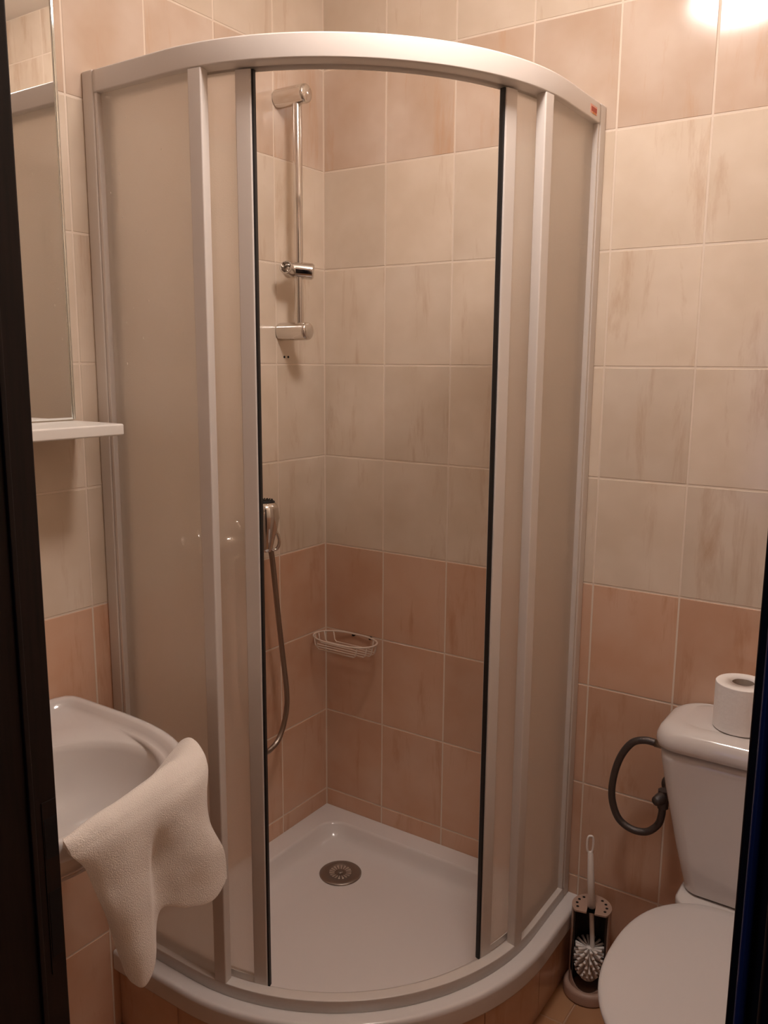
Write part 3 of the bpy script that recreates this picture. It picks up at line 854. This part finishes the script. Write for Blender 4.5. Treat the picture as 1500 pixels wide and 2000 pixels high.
# =============================================================== TOILET PAPER
PX, PY, PZ = 1.160, -.100, TT+.0512
tp = thing('toilet_paper_roll', 'white toilet paper roll standing on the cistern lid', 'toilet paper', (PX, PY, PZ))
bm = bmesh.new(); PR, PH = .0535, .098
lathe(bm, [(.0215, .0), (PR-.002, .0), (PR, .002), (PR, PH-.002), (PR-.002, PH), (.0215, PH), (.0215, 0)], (PX, PY, PZ), seg=48, caps=False)
obj('paper', bm, M['paper'], tp, smooth='auto')
bm = bmesh.new(); lathe(bm, [(.0212, .001), (.0212, PH-.001), (.0200, PH-.001), (.0200, .001), (.0212, .001)], (PX, PY, PZ), seg=32, caps=False)
obj('cardboard_core', bm, M['card'], tp, smooth='auto')

# =============================================================== TOILET BRUSH
BX, BY = .8575, -.066
bh = thing('toilet_brush_holder', 'brown-grey plastic open-front brush holder with perforated top beside the tray', 'brush holder', (BX, BY, 0))
view = math.atan2(-1.60, .40)                     # opening faces the doorway
def arcprof(r0, r1, a0, a1, z0, z1, n=28):
    bm = bmesh.new(); R_ = []
    for i in range(n+1):
        a = a0+(a1-a0)*i/n; c, s = math.cos(a), math.sin(a)
        R_.append([bm.verts.new((BX+r*c, BY+r*s, z)) for r, z in ((r0, z0), (r1, z0), (r1, z1), (r0, z1))])
    for A, B in zip(R_, R_[1:]):
        for k in range(4): bm.faces.new((A[k], A[(k+1) % 4], B[(k+1) % 4], B[k]))
    bm.faces.new(R_[0][::-1]); bm.faces.new(R_[-1])
    return bm
HT = .232
# body shell with a tall arched opening: column heights vary around the opening
bm = bmesh.new(); n = 72; op = math.radians(66)
prev = None
outer = []
for i in range(n+1):
    a = view+2*math.pi*i/n; d = abs((a-view+math.pi) % (2*math.pi)-math.pi)
    zt = HT-.004
    zb2 = .030
    if d < op: zlow = .030+.032*(1-math.sqrt(max(0, 1-(d/op)**2)))*1.6
    else: zlow = None
    outer.append((a, zlow))
def wallseg(a, b, z0a, z1a, z0b, z1b, r0=.0430, r1=.0468):
    vs_ = []
    for ang, zl, zh in ((a, z0a, z1a), (b, z0b, z1b)):
        c, s = math.cos(ang), math.sin(ang)
        vs_.append([bm.verts.new((BX+r*c, BY+r*s, z)) for r, z in ((r0, zl), (r1, zl), (r1, zh), (r0, zh))])
    A, B = vs_
    for k in range(4): bm.faces.new((A[k], A[(k+1) % 4], B[(k+1) % 4], B[k]))
    bm.faces.new(A[::-1]); bm.faces.new(B)
for (a, l0), (b, l1) in zip(outer, outer[1:]):
    if l0 is None or l1 is None: wallseg(a, b, .006, HT-.004, .006, HT-.004)
    else: wallseg(a, b, .006, max(.012, l0), .006, max(.012, l1))
bmesh.ops.remove_doubles(bm, verts=bm.verts, dist=1e-5)
obj('holder_shell', bm, M['holder'], bh, smooth='auto')
bm = bmesh.new(); lathe(bm, [(0, .0008), (.057, .0008), (.059, .004), (.0585, .022), (.055, .029), (.0470, .0310), (.0470, .026), (.042, .010), (0, .008)], (BX, BY, 0), seg=48, caps=False)
obj('holder_base', bm, M['holder'], bh, smooth='auto')
bm = arcprof(.0412, .0427, view+op*.9, view+2*math.pi-op*.9, .012, HT-.006); obj('inner_lining', bm, M['dark_in'], bh)
# top plate with a slot toward the front and small drain holes
bm = bmesh.new(); tp_n = 60; slot = .0095
ring_o, ring_t = [], []
dv = Vector((math.cos(view), math.sin(view))); nv = Vector((-dv.y, dv.x))
pts2 = [(dv*0+nv*slot), ]
plate = []
for i in range(41):           # slot inner end (half circle round the centre)
    pass
cut = .030                    # the plate ends in a chord at the front
a0 = math.acos(cut/.0468)
for i in range(49):
    a = a0+(2*math.pi-2*a0)*i/48
    plate.append(dv*(.0468*math.cos(a))+nv*(.0468*math.sin(a)))
# go back along the chord with the slot
plate += [dv*cut-nv*slot]
for i in range(13):
    a = -math.pi/2-math.pi*i/12
    plate.append(dv*(.006+slot*math.cos(a))+nv*(slot*math.sin(a)))
plate += [dv*cut+nv*slot]
lo = [bm.verts.new((BX+p.x, BY+p.y, HT-.004)) for p in plate]; hi = [bm.verts.new((BX+p.x, BY+p.y, HT)) for p in plate]
bm.faces.new(hi); bm.faces.new(lo[::-1])
for k in range(len(plate)): bm.faces.new((lo[k], lo[(k+1) % len(plate)], hi[(k+1) % len(plate)], hi[k]))
bmesh.ops.triangulate(bm, faces=[f for f in bm.faces if len(f.verts) > 4])
tpl = obj('top_plate', bm, M['holder'], bh)
for sgn in (-1, 1):
    for k in range(4):
        a = sgn*math.radians(66+25*k); p = dv*(0.0350*math.cos(a))+nv*(.0350*math.sin(a))
        bm = bmesh.new(); lathe(bm, [(0, 0), (.0034, 0), (.0034, .0007), (0, .0007)], (BX+p.x, BY+p.y, HT), seg=12, caps=False)
        obj('vent_hole', bm, M['hole'], tpl)
# brush
br = thing('toilet_brush', 'white toilet brush with looped handle standing in the brown holder', 'brush', (BX, BY, .03))
q = Vector((BX+.006*dv.x, BY+.006*dv.y, 0))
tl = Vector((-.012, -.006, 0))
def bp_(z): return q + tl*((z-.23)/.2) + Vector((0, 0, z))
bm = bmesh.new(); tube(bm, [bp_(.10), bp_(.225)], .0058, 14); tube(bm, [bp_(.225), bp_(.30), bp_(.375)], [.0085, .0085, .0065], 14)
obj('handle', bm, M['brush'], br, smooth='auto')
bm = bmesh.new(); lathe(bm, [(0, 0), (.0125, 0), (.0125, .004), (.009, .006), (0, .006)], bp_(.226), seg=20, caps=False)
obj('collar', bm, M['brush'], br, smooth='auto')
bm = bmesh.new()
sx = Vector((.87, .49, 0)).normalized()
pts = []
for k in range(28):
    a = 2*math.pi*k/28; c, s = math.cos(a), math.sin(a)
    pts.append(bp_(.396) + sx*(.0072*math.copysign(abs(c)**.6, c)) + Vector((0, 0, .021*math.copysign(abs(s)**.8, s))))
tube(bm, pts, .0028, 10, closed=True)
obj('hanging_loop', bm, M['brush'], br, smooth=True)
bm = bmesh.new(); rb = random.Random(11)
for lv in range(8):
    z = .062+.0085*lv; m_ = 14
    for k in range(m_):
        a = 2*math.pi*(k+.5*(lv % 2))/m_ + rb.uniform(-.06, .06)
        Lr = (.0370 if lv > 1 else .028+.004*lv); el = -.95+.19*lv
        d = Vector((math.cos(a)*math.cos(el), math.sin(a)*math.cos(el), math.sin(el)*.8))
        c0 = bp_(z) ; c0 = Vector((q.x, q.y, z))
        tube(bm, [c0+d*.006, c0+d*Lr*.6, c0+d*Lr], [.0016, .0028, .0038], 6)
lathe(bm, [(0, 0), (.010, 0), (.010, .075), (.006, .082), (0, .082)], (q.x, q.y, .045), seg=14, caps=False)
o = obj('bristles', bm, M['brush'], br, smooth=True); o['kind'] = 'stuff'
